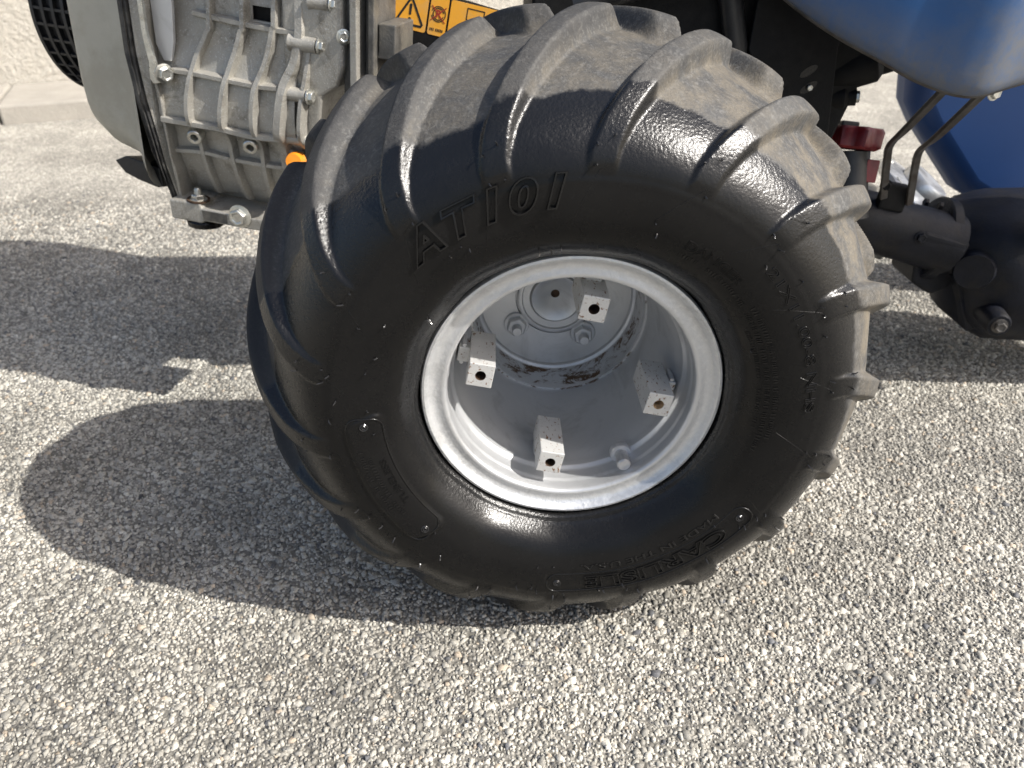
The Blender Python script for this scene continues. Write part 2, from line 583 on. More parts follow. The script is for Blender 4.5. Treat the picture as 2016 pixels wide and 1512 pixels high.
# --- tyre: profile swept round the axle, with chevron lugs
YC = 0.094
half = [(.1185, .0045), (.124, -.010), (.135, -.0235), (.152, -.0315), (.172, -.0345), (.192, -.031), (.2095, -.020), (.2235, -.003), (.2342, .018), (.2428, .043), (.2485, .069), (.2505, YC)]
prof = half + [(r, 2 * YC - y) for r, y in half[::-1][1:]]
SP = catmull(prof, 24)
arc = np.r_[0, np.cumsum(np.linalg.norm(np.diff(SP, axis=0), axis=1))]
ML = arc[-1]
NM = 236
am = np.linspace(0, ML, NM)
SR = np.interp(am, arc, SP[:, 0])
SY = np.interp(am, arc, SP[:, 1])
TR, TY = np.gradient(SR, am), np.gradient(SY, am)
ln = np.hypot(TR, TY)
NR, NY = -TY / ln, TR / ln
if NR[NM // 2] < 0:
    NR, NY = -NR, -NY


def prof_at(m_, off):
    return np.interp(m_, am, SR) + np.interp(m_, am, NR) * off, np.interp(m_, am, SY) + np.interp(m_, am, NY) * off


HG = None


def on_tyre(theta, m_, off, follow=True):
    if follow:
        i = np.round(np.asarray(theta) / (2 * np.pi) * HG.shape[0]).astype(int) % HG.shape[0]
        j = np.clip(np.round(np.asarray(m_) / ML * (NM - 1)).astype(int), 0, NM - 1)
        off = off + HG[i, j]
    r, y = prof_at(m_, off)
    return (r * np.sin(theta), y, r * np.cos(theta) + H)


def build_tyre():
    NT_ = 1152
    th = np.linspace(0, 2 * np.pi, NT_, endpoint=False)
    TH, M_ = np.meshgrid(th, am, indexing='ij')
    pitch = 2 * np.pi / 18
    th0 = math.radians(2.3)

    def lugs(mm, offset):
        f = np.radians(np.interp(mm, [.06, .100, .118, .165, .245, .27], [-.8, .6, 2.6, 9.8, 22.0, 26.0]))
        ph = TH - (th0 + offset + f)
        ph = (ph + pitch / 2) % pitch - pitch / 2
        r = np.interp(mm, am, SR)
        d = np.abs(ph) * r                              # tangential distance from lug centre line
        wid = np.interp(mm, [.08, .10, .12, .2, .26], [.0084, .0086, .0088, .0094, .0098])
        ramp = np.interp(mm, [.08, .12, .2], [.0028, .0045, .0072])
        h = np.interp(mm, [.082, .090, .105, .125, .15, .175, .242], [.0, .0012, .0030, .0068, .0108, .0138, .0152])
        tl = np.clip((d - wid * .86) / ramp, 0, 1)
        side = 1 - (.65 * tl + .35 * tl * tl * (3 - 2 * tl))
        fill = np.exp(-(d / .022) ** 2) * np.interp(mm, [.10, .13, .2], [0, .0010, .0026])   # soft fillet at the foot
        endm = smoothstep(.083, .092, mm) * (1 - smoothstep(.240, .254, mm))
        return (side * h + fill) * endm

    hA = lugs(M_, 0.0)
    hB = lugs(ML - M_, pitch / 2)
    hgt = np.maximum(hA, hB)
    # moulded ring lines on the sidewall
    for mc, hh, ww in ((.0065, .0016, .0016), (.0125, .0012, .0014), (.0800, .0006, .0011)):
        for q in (M_, ML - M_):
            hgt = hgt + hh * np.exp(-((q - mc) / ww) ** 2)
    # slightly uneven carcass
    hgt = hgt + .0006 * np.sin(TH * 5 + 1.0) + .0004 * np.sin(TH * 13 + M_ * 40)
    # raised name plate and data panel
    def plate(t0, t1, r0, r1, rad, amp, w=.0009):
        tt = (np.degrees(TH) + 360) % 360
        tc, tw = math.radians((t0 + t1) / 2), math.radians((t1 - t0) / 2)
        d = (np.radians(tt) - tc + np.pi) % (2 * np.pi) - np.pi
        Rr = np.interp(M_, am, SR)
        rm = (r0 + r1) / 2
        m0, m1 = np.interp(r0, SR[:NM // 2], am[:NM // 2]), np.interp(r1, SR[:NM // 2], am[:NM // 2])
        px, py = d * Rr, M_ - (m0 + m1) / 2
        qx, qy = np.abs(px) - (tw * rm - rad), np.abs(py) - ((m1 - m0) / 2 - rad)
        sd = np.hypot(np.maximum(qx, 0), np.maximum(qy, 0)) + np.minimum(np.maximum(qx, qy), 0) - rad
        sd = np.where(M_ < ML / 2, sd, 1.0)
        return amp * (1 - smoothstep(-w, w, sd))
    hgt = hgt + plate(226, 271, .1445, .1715, .008, .0016)
    hgt = hgt - plate(122, 186, .1600, .1785, .0088, .0010) + plate(122.6, 185.4, .1606, .1779, .0085, .0004)
    global HG
    HG = hgt
    R = SR[None] + NR[None] * hgt
    Yy = SY[None] + NY[None] * hgt
    X = R * np.sin(TH)
    Z = R * np.cos(TH) + H
    # weight: flatten on the ground and bulge a little beside the contact patch
    low = smoothstep(.06, .0, Z)
    Yy = Yy + (Yy - YC) * low * .05
    Z = np.where(Z < .0025, .0025 + (Z - .0025) * .06, Z)
    Z = np.maximum(Z, .0018)
    V = np.stack([X, Yy, Z], -1).reshape(-1, 3)
    i, j = np.meshgrid(np.arange(NT_), np.arange(NM - 1), indexing='ij')
    i2 = (i + 1) % NT_
    F = np.stack([i * NM + j, i * NM + j + 1, i2 * NM + j + 1, i2 * NM + j], -1).reshape(-1, 4).astype(np.int32)
    me = bpy.data.meshes.new('tyre')
    me.vertices.add(len(V))
    me.vertices.foreach_set('co', V.reshape(-1))
    me.loops.add(F.size)
    me.loops.foreach_set('vertex_index', F.reshape(-1))
    me.polygons.add(len(F))
    me.polygons.foreach_set('loop_start', np.arange(0, F.size, 4, dtype=np.int32))
    me.polygons.foreach_set('loop_total', np.full(len(F), 4, dtype=np.int32))
    me.update(calc_edges=True)
    deg = (np.degrees(TH) + 180) % 360 - 180
    # the dressing was wiped on up to the shoulder, a little less on the right
    edge = np.interp(deg, [-180, -60, -20, 0, 30, 60, 80, 110, 180], [.150, .150, .128, .142, .134, .122, .108, .112, .140])
    wet = np.clip(.5 + (edge - M_) / .020, -1, 2)
    dust = np.interp(deg, [-180, -75, -45, -15, 5, 30, 60, 90, 120, 150, 180], [.04, .10, .30, .38, .40, .66, 1.0, .95, .6, .2, .04])  # real dust at right and top; left tread's shade painted in as darker
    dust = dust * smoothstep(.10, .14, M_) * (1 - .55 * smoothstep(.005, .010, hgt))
    rug = np.interp(M_, [0, .008, .022, .04, .085, .11, .15, .3], [.9, .9, .35, .04, .06, .75, .85, .25])
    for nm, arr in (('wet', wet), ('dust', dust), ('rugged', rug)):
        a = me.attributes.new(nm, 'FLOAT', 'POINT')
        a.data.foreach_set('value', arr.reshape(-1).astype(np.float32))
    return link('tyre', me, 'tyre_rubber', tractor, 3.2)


tyre = build_tyre()
tyre['label'] = 'black lugged tyre, glossy on the sidewall and dusty on the tread'


def sidewall_text(name, body, deg_c, r_base, height, width_deg, outline=True, depth=.0007, shear=0.0, bold=0.0, space=1.0):
    cu = bpy.data.curves.new(name, 'FONT')
    cu.body = body
    cu.size = 1.0
    cu.shear = shear
    cu.align_x = 'CENTER'
    cu.resolution_u = 5
    cu.offset = bold
    cu.space_character = space
    if outline:
        cu.fill_mode = 'NONE'
        cu.bevel_depth = 0.030
        cu.bevel_resolution = 1
    else:
        cu.extrude = 0.02
        cu.bevel_depth = 0.012
        cu.bevel_resolution = 1
    tmp = bpy.data.objects.new('tmp', cu)
    COL.objects.link(tmp)
    dg = bpy.context.evaluated_depsgraph_get()
    me = bpy.data.meshes.new_from_object(tmp.evaluated_get(dg))
    bpy.data.objects.remove(tmp)
    co = np.zeros(len(me.vertices) * 3)
    me.vertices.foreach_get('co', co)
    co = co.reshape(-1, 3)
    w = co[:, 0].max() - co[:, 0].min()
    cap = 0.70
    m0 = np.interp(r_base, SR[:NM // 2], am[:NM // 2])
    r_mid = r_base + height / 2
    sx = math.radians(width_deg) * r_mid / w
    th = math.radians(deg_c) + (co[:, 0] - (co[:, 0].max() + co[:, 0].min()) / 2) * sx / r_mid
    m_ = m0 + co[:, 1] / cap * height
    off = co[:, 2] * depth / 0.03 + (.0002 if outline else depth * .2)
    x, y, z = on_tyre(th, m_, off)
    me.vertices.foreach_set('co', np.stack([x, y, z], 1).reshape(-1))
    me.update()
    me.materials.clear()
    o = link(name, me, 'rubber_black', tyre, 0.9)
    return o


sidewall_text('model_lettering', 'AT101', -23.0, .1660, .0195, 38.5, True, .0026, .30, .035, 1.2)
sidewall_text('maker_lettering', 'CARLISLE', 153.0, .1635, .0118, 44.0, True, .0011, 0, .02)
sidewall_text('origin_lettering', 'MADE IN THE U.S.A.', 152.5, .1515, .0050, 47.0, False, .0006)
sidewall_text('warning_lettering', 'DANGER', 35.5, .1490, .0075, 19.0, True, .0005)
sidewall_text('size_lettering', '21X11.00-8 NHS', 67.0, .1690, .0072, 42.0, True, .0005)
sidewall_text('tubeless_lettering', 'TUBELESS', 248.0, .1490, .0050, 17.0, True, .0005)


def fine_print():
    """rows of moulded small print, too worn to read"""
    mb = MB()
    rnd = random.Random(3)
    for (r0, h, a0, a1) in ((.1425, .0034, 26, 52), (.1470, .0036, 53, 100), (.1415, .0036, 54, 104), (.1365, .0030, 60, 96), (.1580, .0034, 236, 258), (.1630, .0034, 240, 262)):
        a = a0
        while a < a1:
            wd = rnd.choice((.35, .5, .7))
            if rnd.random() < .16:
                a += .9
                continue
            m0 = np.interp(r0, SR[:NM // 2], am[:NM // 2])
            lean = rnd.choice((0, 0, .25, -.25))
            pts = []
            for off in (-.0004, .0005):
                for (da, dm) in ((0, 0), (wd * .55, 0), (wd * .55 + lean, h), (lean, h)):
                    pts.append(on_tyre(math.radians(a + da), m0 + dm, off))
            mb.add(pts, [(0, 1, 2, 3), (4, 5, 6, 7), (0, 1, 5, 4), (1, 2, 6, 5), (2, 3, 7, 6), (3, 0, 4, 7)])
            a += wd + .32
    o = obj('small_print', mb, 'rubber_black', tyre)
    o['kind'] = 'stuff'


fine_print()


def nubs():
    mb = MB()
    rnd = random.Random(5)
    spots = []
    for k in range(18):
        base = 2.3 + 20 * k
        for dm, da in ((.088, -1.6), (.087, 1.4), (.106, -1.2), (.107, 1.9)):
            if rnd.random() < .85:
                spots.append((base + da + rnd.uniform(-.4, .4), dm + rnd.uniform(-.003, .003), .011 if dm > .1 else .004))
    for k in range(46):
        spots.append((rnd.uniform(-180, 180), rnd.choice((.030, .075, .055, .082)) + rnd.uniform(-.004, .004), 0))
    for a, m_, base in spots:
        t = math.radians(a)
        L = rnd.uniform(.0015, .0045)
        bx, bm = rnd.uniform(-.006, .006), rnd.uniform(-.003, .003)
        base = 0
        p0 = on_tyre(t, m_, base - .001)
        p1 = on_tyre(t + bx * .5, m_ + bm * .4, base + L * .6)
        p2 = on_tyre(t + bx * 1.6, m_ + bm, base + L)
        mb.tube([p0, p1, p2], [.00065, .00055, .00045], 6)
    for a, r in ((268.5, .158), (228.5, .158), (125.5, .1695), (183.0, .1695)):
        t = math.radians(a)
        m0 = np.interp(r, SR[:NM // 2], am[:NM // 2])
        for R_ in (.0028, .0014):
            ring = [on_tyre(t + R_ * math.cos(q) / r, m0 + R_ * math.sin(q), .0002) for q in np.linspace(0, 2 * np.pi, 15)]
            mb.tube(ring, .0005, 5, False, 1.0, (0, 1, 0))
    o = obj('mould_nub', mb, 'nub_rubber', tyre, 1.0)
    o['kind'] = 'stuff'


nubs()


def border(name, t0, t1, r0, r1, rad, tube_r=.00075):
    m0, m1 = (np.interp(r, SR[:NM // 2], am[:NM // 2]) for r in (r0, r1))
    rm_ = (r0 + r1) / 2
    hw, hh = math.radians(t1 - t0) / 2 * rm_, (m1 - m0) / 2
    loop = []
    for cx, cy, q0 in ((hw - rad, hh - rad, 0), (-hw + rad, hh - rad, 1), (-hw + rad, -hh + rad, 2), (hw - rad, -hh + rad, 3)):
        for k in range(7):
            a = math.pi / 2 * (q0 + k / 6)
            loop.append((cx + rad * math.cos(a), cy + rad * math.sin(a)))
    pts = []
    for p, q in zip(loop, loop[1:] + loop[:1]):
        L = math.hypot(q[0] - p[0], q[1] - p[1])
        nn = max(1, int(L / .004))
        for k in range(nn):
            x, y = p[0] + (q[0] - p[0]) * k / nn, p[1] + (q[1] - p[1]) * k / nn
            pts.append(on_tyre(math.radians((t0 + t1) / 2) + x / rm_, (m0 + m1) / 2 + y, .0001))
    pts.append(pts[0])
    obj(name, MB().tube(pts, tube_r, 6, False, 1.0, (0, 1, 0)), 'rubber_black', tyre, 1.2)


border('data_panel_border', 226, 271, .1445, .1715, .009)
border('name_plate_border', 122, 186, .1600, .1785, .0088, .0006)


def mould_lines():
    mb = MB()
    rnd = random.Random(9)
    for k in range(18):
        a = 2.3 + 20 * k + rnd.uniform(-1, 1)
        da = rnd.uniform(-7, -3)
        m_b = rnd.uniform(.052, .070)
        pts = [on_tyre(math.radians(a + da * q), .088 + (m_b - .088) * q, .0) for q in np.linspace(0, 1, 9)]
        mb.tube(pts, .00018, 5, False, 1.0, (0, 1, 0))
    o = obj('mould_line', mb, 'rubber_black', tyre, 1.2)
    o['kind'] = 'stuff'


mould_lines()

# --- wheel rim
AX = (0, 1, 0)
WC = (0, 0, H)
rim_prof = [(.1165, .0080), (.1180, .0045), (.1180, .0015), (.1168, -.0008), (.1150, -.0012), (.1135, -.0002), (.1122, .0018), (.1105, .0036), (.1080, .0046), (.1050, .0047), (.1022, .0036), (.1000, .0032), (.0984, .0042), (.0977, .0064), (.0976, .0110), (.0979, .0150), (.0976, .0172), (.0969, .0184),
            (.0968, .0205), (.0966, .0280), (.0958, .0310), (.0940, .0325), (.0934, .0345), (.0932, .0390), (.0924, .0430), (.0908, .0480), (.0894, .0560), (.0886, .066), (.0868, .090), (.0850, .114), (.0838, .134), (.0836, .1395), (.0828, .1418), (.0812, .1418), (.0800, .1405), (.0790, .1400),
            (.0786, .1440), (.0784, .1740), (.0772, .1755), (.0755, .1758), (.0742, .1775), (.0735, .1792), (.0600, .1795), (.0395, .1798), (.0388, .1825), (.0378, .1825), (.0374, .1770), (.0365, .1762), (.0335, .1762), (.0328, .1770), (.0325, .1785), (.0258, .1785), (.0252, .1800), (.0246, .1785),
            (.0242, .1765), (.0235, .1760), (.0190, .1775), (.0120, .1820), (.0065, .1870), (.0046, .1880), (.0040, .1900), (.0005, .1960)]
rm = MB()
NSEG = 160
rs = []
for a, b in zip(rim_prof[:-1], rim_prof[1:]):
    rs.append(a)
    if abs(a[1] - b[1]) > .012:
        for t in (.25, .5, .75):
            rs.append((a[0] + (b[0] - a[0]) * t, a[1] + (b[1] - a[1]) * t))
rs.append(rim_prof[-1])
rm.lathe(rs, WC, AX, NSEG)
rim = obj('wheel_rim', rm, 'silver_paint', tractor, 0.75)
rim['label'] = 'deep silver painted steel rim with four welded blocks'
ra = rim.data.attributes.new('rust', 'FLOAT', 'POINT')
fa = rim.data.attributes.new('flange', 'FLOAT', 'POINT')
rv, fv = [], []
for v in rim.data.vertices:
    y = v.co.y
    rr = math.hypot(v.co.x, v.co.z - H)
    lower = max(0.0, -(v.co.z - H) / .08)
    rv.append((0.75 + .45 * min(1, lower)) if .1412 < y < .178 and rr > .0775 else (0.12 if rr > .115 else (-.6 if y < .14 else -.25)))
    fv.append(1.0 if rr > .1015 and y < .02 else 0.0)
ra.data.foreach_set('value', rv)
fa.data.foreach_set('value', fv)


ch = MB()
ch.lathe([(.0044, .1886), (.0001, .1890)], WC, AX, 20)
obj('centre_hole', ch, 'hole_dark', rim)


def polar(r, deg, y):
    t = math.radians(deg)
    return Vector((r * math.sin(t), y, r * math.cos(t) + H))


# welded square blocks with tapped holes
for k in range(4):
    dg_ = 11.5 + 90 * k
    t = math.radians(dg_)
    er = Vector((math.sin(t), 0, math.cos(t)))
    et = Vector((math.cos(t), 0, -math.sin(t)))
    ey_ = Vector((0, 1, 0))
    c = polar(.0725, dg_, 0)
    s_ = .0102
    N8 = 20
    mb = MB()
    y0, y1 = .008, .062
    # front face: ring of quads between the square outline and the round hole
    sq, ci = [], []
    for q in range(N8):
        a = 2 * math.pi * q / N8 + math.pi / 4
        ca, sa = math.cos(a), math.sin(a)
        f = s_ / max(abs(ca), abs(sa))
        sq.append(c + et * ca * f + er * sa * f + ey_ * y0)
        ci.append(c + et * ca * .0043 + er * sa * .0043 + ey_ * y0)
    fs = [(q, (q + 1) % N8, N8 + (q + 1) % N8, N8 + q) for q in range(N8)]
    back = [p + ey_ * (y1 - y0) for p in sq]
    ext = [(q, (q + 1) % N8, 2 * N8 + (q + 1) % N8, 2 * N8 + q) for q in range(N8)]
    mb.add(sq + ci + back, fs + ext + [tuple(range(2 * N8, 3 * N8))])
    # foot that reaches the barrel
    mb.box(c + er * .0140 + ey_ * .046, (.0130, .018, .010), (et, ey_, er))
    blk = obj('mounting_block', mb, 'block_paint', rim, None, .0007)
    hb = MB()
    hb.lathe([(.00435, -.0001), (.0041, .001), (.0043, .002), (.0040, .003), (.0043, .004), (.0040, .005), (.0042, .012), (.0001, .0125 if k != 1 else .0045)], c + ey_ * (y0 + .0001), (0, 1, 0), 20)
    obj('threaded_hole', hb, 'hole_rust' if k == 1 else 'hole_dark', rim, 0.6)
    wb = MB()
    pts = [c + er * .0150 + et * s2 * .0078 + ey_ * yy for s2, yy in ((-1, .038), (-1, .046), (-1, .055))]
    wb.tube(pts, [.0016, .0026, .0018], 8)
    pts = [c + er * .0150 + et * s2 * .0078 + ey_ * yy for s2, yy in ((1, .038), (1, .047), (1, .055))]
    wb.tube(pts, [.0015, .0024, .0018], 8)
    obj('weld_bead', wb, 'silver_paint', rim, 1.0)

for k in range(4):
    p = polar(.0475, 54 + 90 * k, .1795)
    nb = MB()
    nb.lathe([(.0125, .0), (.0125, -.0022), (.0118, -.003), (.0062, -.003)], p, AX, 28)
    obj('washer', nb, 'silver_paint', rim, 0.6)
    hx = MB()
    hx.lathe([(.0100, -.003), (.0100, -.0095), (.0088, -.0108), (.0050, -.0108)], p, AX, 6, phase=.4 * k)
    obj('wheel_nut', hx, 'silver_paint', rim, 0.5, .0005)
    sb = MB()
    sb.lathe([(.0050, -.009), (.0050, -.0180), (.0042, -.0195), (.0001, -.0195)], p, AX, 18)
    obj('wheel_stud', sb, 'silver_paint', rim, 0.6)

vp = polar(.0925, 148.5, .031)
vb = MB()
vb.lathe([(.0092, .004), (.0092, -.001), (.0084, -.0022), (.0058, -.0026), (.0052, -.008), (.0048, -.010)], vp, (-.03, 1, -.02), 24)
obj('valve_stem', vb, 'silver_paint', rim, 0.7)
vc_ = MB()
prf = []
ax_v = Vector((-.03, 1, -.02)).normalized()
n_ = 30
o0 = vp - ax_v * .009
a_ = ax_v.cross(Vector((0, 0, 1))).normalized()
b_ = ax_v.cross(a_)
vs, fs = [], []
for h_, base_r in ((0, .0050), (-.0022, .0050), (-.0024, .0058), (-.0085, .0056), (-.0100, .0048), (-.0101, .0001)):
    for q in range(n_):
        rr = base_r + (.00035 if (q % 2 and .0055 < base_r) else 0)
        an = 2 * math.pi * q / n_
        vs.append(o0 + ax_v * h_ + (a_ * math.cos(an) + b_ * math.sin(an)) * rr)
for i in range(5):
    for q in range(n_):
        fs.append((i * n_ + q, i * n_ + (q + 1) % n_, (i + 1) * n_ + (q + 1) % n_, (i + 1) * n_ + q))
vc_.add(vs, fs)
obj('valve_cap', vc_, 'silver_paint', rim, 0.5)

# --- engine, in its own frame: u along the crankshaft to the right, v up, w away from the viewer (millimetres)
ES = 1.07                       # millimetres of the drawing to real ones
E0 = Vector((-.3096, .3243, .1272 + H))
EX = Vector((.9650, -.2406, -.1045)).normalized()
EY = Vector((.2419, .9703, 0)).normalized()
EZ = EX.cross(EY).normalized()


def e(u, v, w=0.0):
    return E0 + (EX * u + EZ * v + EY * w) * (ES / 1000)


EM = (EX, EZ, EY)

# crankcase skin: w as a function of v
CV = [(300, 40), (200, 26), (130, 14), (95, 10), (70, 7), (50, 2), (40, -2), (20, -5), (3, -6), (-3, -3), (-9, 5), (-20, 9), (-34, 10), (-50, 14), (-66, 20), (-78, 26), (-88, 36)]


def cw(v):
    return float(np.interp(v, [p[0] for p in CV[::-1]], [p[1] for p in CV[::-1]]))


cm = MB()
us = list(np.linspace(-98, 46, 30))
vs_ = list(np.linspace(300, 130, 6)) + list(np.linspace(125, -88, 72))
grid = []
for v in vs_:
    for u in us:
        w = cw(v) + 1.2 * math.sin(u * .11) * math.sin(v * .05)
        grid.append(e(u, v, w))
nu = len(us)
fs = []
for j in range(len(vs_) - 1):
    for i in range(nu - 1):
        u_, v_ = us[i], (vs_[j] + vs_[j + 1]) / 2
        if -1 < u_ < 20 and 98 < v_ < 110:
            continue
        fs.append((j * nu + i, j * nu + i + 1, (j + 1) * nu + i + 1, (j + 1) * nu + i))
cm.add(grid, fs)
# body behind the skin
cm.box(e(-26, 100, 170), (.144, .376, .26), EM)
crank = obj('crankcase', cm, 'cast_aluminium', tractor, 0.7)
crank['label'] = 'ribbed cast aluminium crankcase, stained'
wb = MB().box(e(10, 104, 30), (.026, .016, .03), EM)
obj('inspection_recess', wb, 'black_steel', crank)


def rib(pts, width, proud, taper=1.0, mat='cast_aluminium', parent=None, horiz=False, sink=6):
    """raised rib following (u,v) points over the crankcase skin"""
    P = catmull(pts, 5)
    mb = MB()
    vs, fs = [], []
    for k in range(len(P)):
        t = P[min(k + 1, len(P) - 1)] - P[max(k - 1, 0)]
        t = t / np.linalg.norm(t)
        nrm = np.array([-t[1], t[0]])
        u, v = P[k]
        w0 = cw(v)
        wt = cw(v) - proud
        if horiz:
            wt = min(cw(v - 6), cw(v + 6), cw(v)) - proud
            w0 = max(cw(v - 8), cw(v + 8))
        for (o, d) in ((-width * .75, w0 + sink), (-width * .5, wt + proud * .25), (-width * .34, wt), (width * .34, wt), (width * .5, wt + proud * .25), (width * .75, w0 + sink)):
            vs.append(e(u + nrm[0] * o, v + nrm[1] * o, d))
    for k in range(len(P) - 1):
        for q in range(5):
            fs.append((k * 6 + q, k * 6 + q + 1, (k + 1) * 6 + q + 1, (k + 1) * 6 + q))
    fs.append(tuple(range(6)))
    fs.append(tuple(range((len(P) - 1) * 6, len(P) * 6)))
    mb.add(vs, fs)
    return obj('rib', mb, mat, parent or crank, 0.9)


rib([(-39, 300), (-39, 107), (-42, 83), (-52, 63), (-59, 41), (-63, 18), (-63, -3), (-61, -34), (-59, -80)], 5.5, 8)
rib([(-5, 300), (-5, 112), (-8, 86), (-17, 59), (-24, 36), (-28, 8), (-28, -29), (-25, -82)], 6, 9)
rib([(26, 300), (26, 116), (24, 93), (18, 67), (8, 41), (5, 14), (6, -20), (5, -82)], 6, 9)
rib([(52, 300), (50, 119), (50, 94), (45, 68), (36, 47), (31, 11), (30, -11), (30, -40)], 10, 9)
rib([(-56, 97), (-42, 96), (-6, 94), (21, 93), (45, 93)], 5.5, 6, horiz=True)
rib([(-78, 45), (-48, 45), (-23, 44), (7, 43), (30, 44)], 5, 5, horiz=True)
rib([(-94, -2), (-66, -2), (-30, -2), (-1, -4), (32, -2)], 6, 5, horiz=True)
rib([(-94, -36), (-61, -33), (-30, -35), (6, -35), (30, -34)], 5, 7, horiz=True)
rib([(-10, 128), (20, 126), (46, 124)], 5, 6, horiz=True)


def hexbolt(name, p, axis, r, parent, mat='zinc_bolt', washer=True, head=None, phase=.3):
    """hex bolt: flange washer and head, axis points out of the head"""
    head = head or r * .9
    ax = Vector(axis).normalized()
    mb = MB()
    mb.lathe([(r, 0), (r, head * .88), (r * .88, head), (r * .62, head), (r * .56, head * .9), (.0001, head * .9)], p, ax, 6, phase=phase)
    mb2 = MB()
    o = obj(name, mb, mat, parent, 0.5, r * .07)
    if washer:
        mb2.lathe([(r * .5, -.0002), (r * 1.32, -.0002), (r * 1.30, head * .16), (r * .98, head * .26), (r * .5, head * .26)], p, ax, 24)
        obj('bolt_flange', mb2, mat, parent, 0.7)
    return o


# round oil-gallery bosses
for (u, v) in ((-64, -14), (-4, -14)):
    bb = MB()
    q = e(u, v, 0)
    bb.lathe([(.0085, .018), (.0080, -.004), (.0078, -.0075), (.0070, -.0085), (.0042, -.0085), (.0036, -.0075), (.0034, .003), (.0001, .003)], q, EY * .92 - EX * .25 + EZ * .25, 26)
    obj('oil_gallery_boss', bb, 'zinc_bolt', crank, 0.6)

# second casting to the right of the parting line, with tubular bosses and bolts
hc = MB()
hp = [(33, 300), (33, 40), (34, -12), (62, -14), (66, 6), (70, 40), (86, 52), (92, 70), (92, 300)]
hc.prism(hp, lambda u, v, d: e(u, v, d), 4, 240)
hous = obj('timing_case', hc, 'cast_aluminium', tractor, None, .004, 3)
for (u0, u1, v, w, r) in ((34, 59, 40.5, -1, .0072), (34, 55, -2, 0, .0058), (40, 68, 85, 6, .0080), (60, 80, 121, 8, .0075)):
    tb = MB()
    tb.lathe([(r * 1.12, 0), (r, .004), (r * .95, (u1 - u0) / 1000), (.0001, (u1 - u0) / 1000)], e(u0, v, w), EX, 22)
    obj('bolt_boss', tb, 'cast_aluminium', hous, 0.6)
    hexbolt('bolt', e(u1, v, w), EX, .0060 if r > .006 else .0050, hous)
rib([(60, 300), (62, 130), (60, 92), (56, 60), (52, 20), (52, -10)], 5, 5, mat='cast_aluminium', parent=hous)

# darker plates of the coupling further right
for (u0, u1, v0, v1, w0, mt) in ((88, 98, 36, 300, 14, 'cast_dark'), (99, 106, 40, 300, 2, 'cast_aluminium'), (107, 113, 62, 300, 20, 'cast_dark'), (114, 120, 58, 300, 8, 'cast_dark'), (121, 137, 80, 110, 16, 'cast_dark')):
    pm = MB()
    sl = 6
    pm.prism([(u0, v1), (u0, v0 + sl), (u0 + 1 - sl * .4, v0), (u1 - sl * .4, v0), (u1, v0 + sl), (u1, v1)], lambda u, v, d: e(u, v, d), w0, 230)
    obj('coupling_plate', pm, mt, hous, None, .0012)
hexbolt('bolt', e(92, 96, 6), EX * .5 - EY, .0055, hous)

# mounting flange, gasket and cream fan shroud
fm = MB()
fp = [(-113, 300), (-112, 97), (-112, 58), (-108, 14), (-103, -21), (-101, -54), (-100, -86), (-97, -92), (-94, -86), (-91, -60), (-92, -40), (-91, -17), (-91, 14), (-96, 47), (-98, 73), (-95, 99), (-95, 300)]


def flange_w(v):
    return float(np.interp(v, [-92, -50, -10, 40, 100, 300], [8, -4, -9, -10, -9, -6]))


fm.prism(fp, lambda u, v, d: e(u, v, d if d > 50 else flange_w(v)), 0, 280)
obj('mounting_flange', fm, 'cast_aluminium', crank, None, .0015)
gm_ = MB()
gp = [(-122, 300), (-122, 96), (-122, 56), (-117, 10), (-112, -36), (-104, -90), (-100.3, -87), (-101.4, -54), (-103.5, -21), (-108.5, 14), (-112.5, 58), (-112.5, 97), (-113.5, 300)]
gm_.prism(gp, lambda u, v, d: e(u, v, d if d > 50 else flange_w(v) - 2.5), 0, 282)
gk = obj('shroud_gasket', gm_, 'gasket_black', tractor, None, .0012)
g2 = MB()
g2.prism([(u + (1.5 if i < 6 else -3.2), v) for i, (u, v) in enumerate(gp)], lambda u, v, d: e(u, v, d if d > 50 else flange_w(v) - 4.0), 0, 284)
obj('gasket_lip', g2, 'gasket_black', gk, None, .001)

# fan shroud: lofted sections along u
sm = MB()


def section(u, near, bottom, round_, top=300, n=8):
    pts = [(u, top, near), (u, 200, near), (u, 130, near), (u, 60, near), (u, 10, near)]
    pts = [(u, top, near), (u, 160, near), (u, 90, near), (u, 40, near)]
    v0 = bottom + round_
    for k in range(n + 1):
        a = math.pi / 2 * k / n
        pts.append((u, v0 - round_ * math.sin(a), near + round_ - round_ * math.cos(a)))
    pts.append((u, bottom, 200))
    pts.append((u, bottom + 40, 270))
    pts.append((u, top, 280))
    return pts


secs = [section(-121.5, flange_w(0) + 2, -84, 30), section(-125, flange_w(0) + 3, -78, 34), section(-128.5, 2, -73, 36), section(-134, 4, -70, 38), section(-152, 10, -64, 48), section(-178, 10, -57, 50), section(-195, 15, -47, 50), section(-205, 25, -33, 48), section(-209, 38, -21, 44)]
m_ = len(secs[0])
for s_ in secs:
    sm.v.extend([tuple(e(*p)) for p in s_])
for k in range(len(secs) - 1):
    for q in range(m_):
        sm.f.append((k * m_ + q, k * m_ + (q + 1) % m_, (k + 1) * m_ + (q + 1) % m_, (k + 1) * m_ + q))
sm.f.append(tuple(range((len(secs) - 1) * m_, len(secs) * m_)))
shroud = obj('fan_shroud', sm, 'shroud_cream', tractor, 1.2)
shroud['label'] = 'cream painted fan shroud'
tm = MB()
tm.prism([(-174, -60), (-160, -53), (-122, -60), (-120, -80), (-128, -82), (-150, -77), (-164, -72)], lambda u, v, d: e(u, v - (d - 4) * .25, d), 14, 62)
obj('lifting_tab', tm, 'black_plastic', shroud, None, .0015)

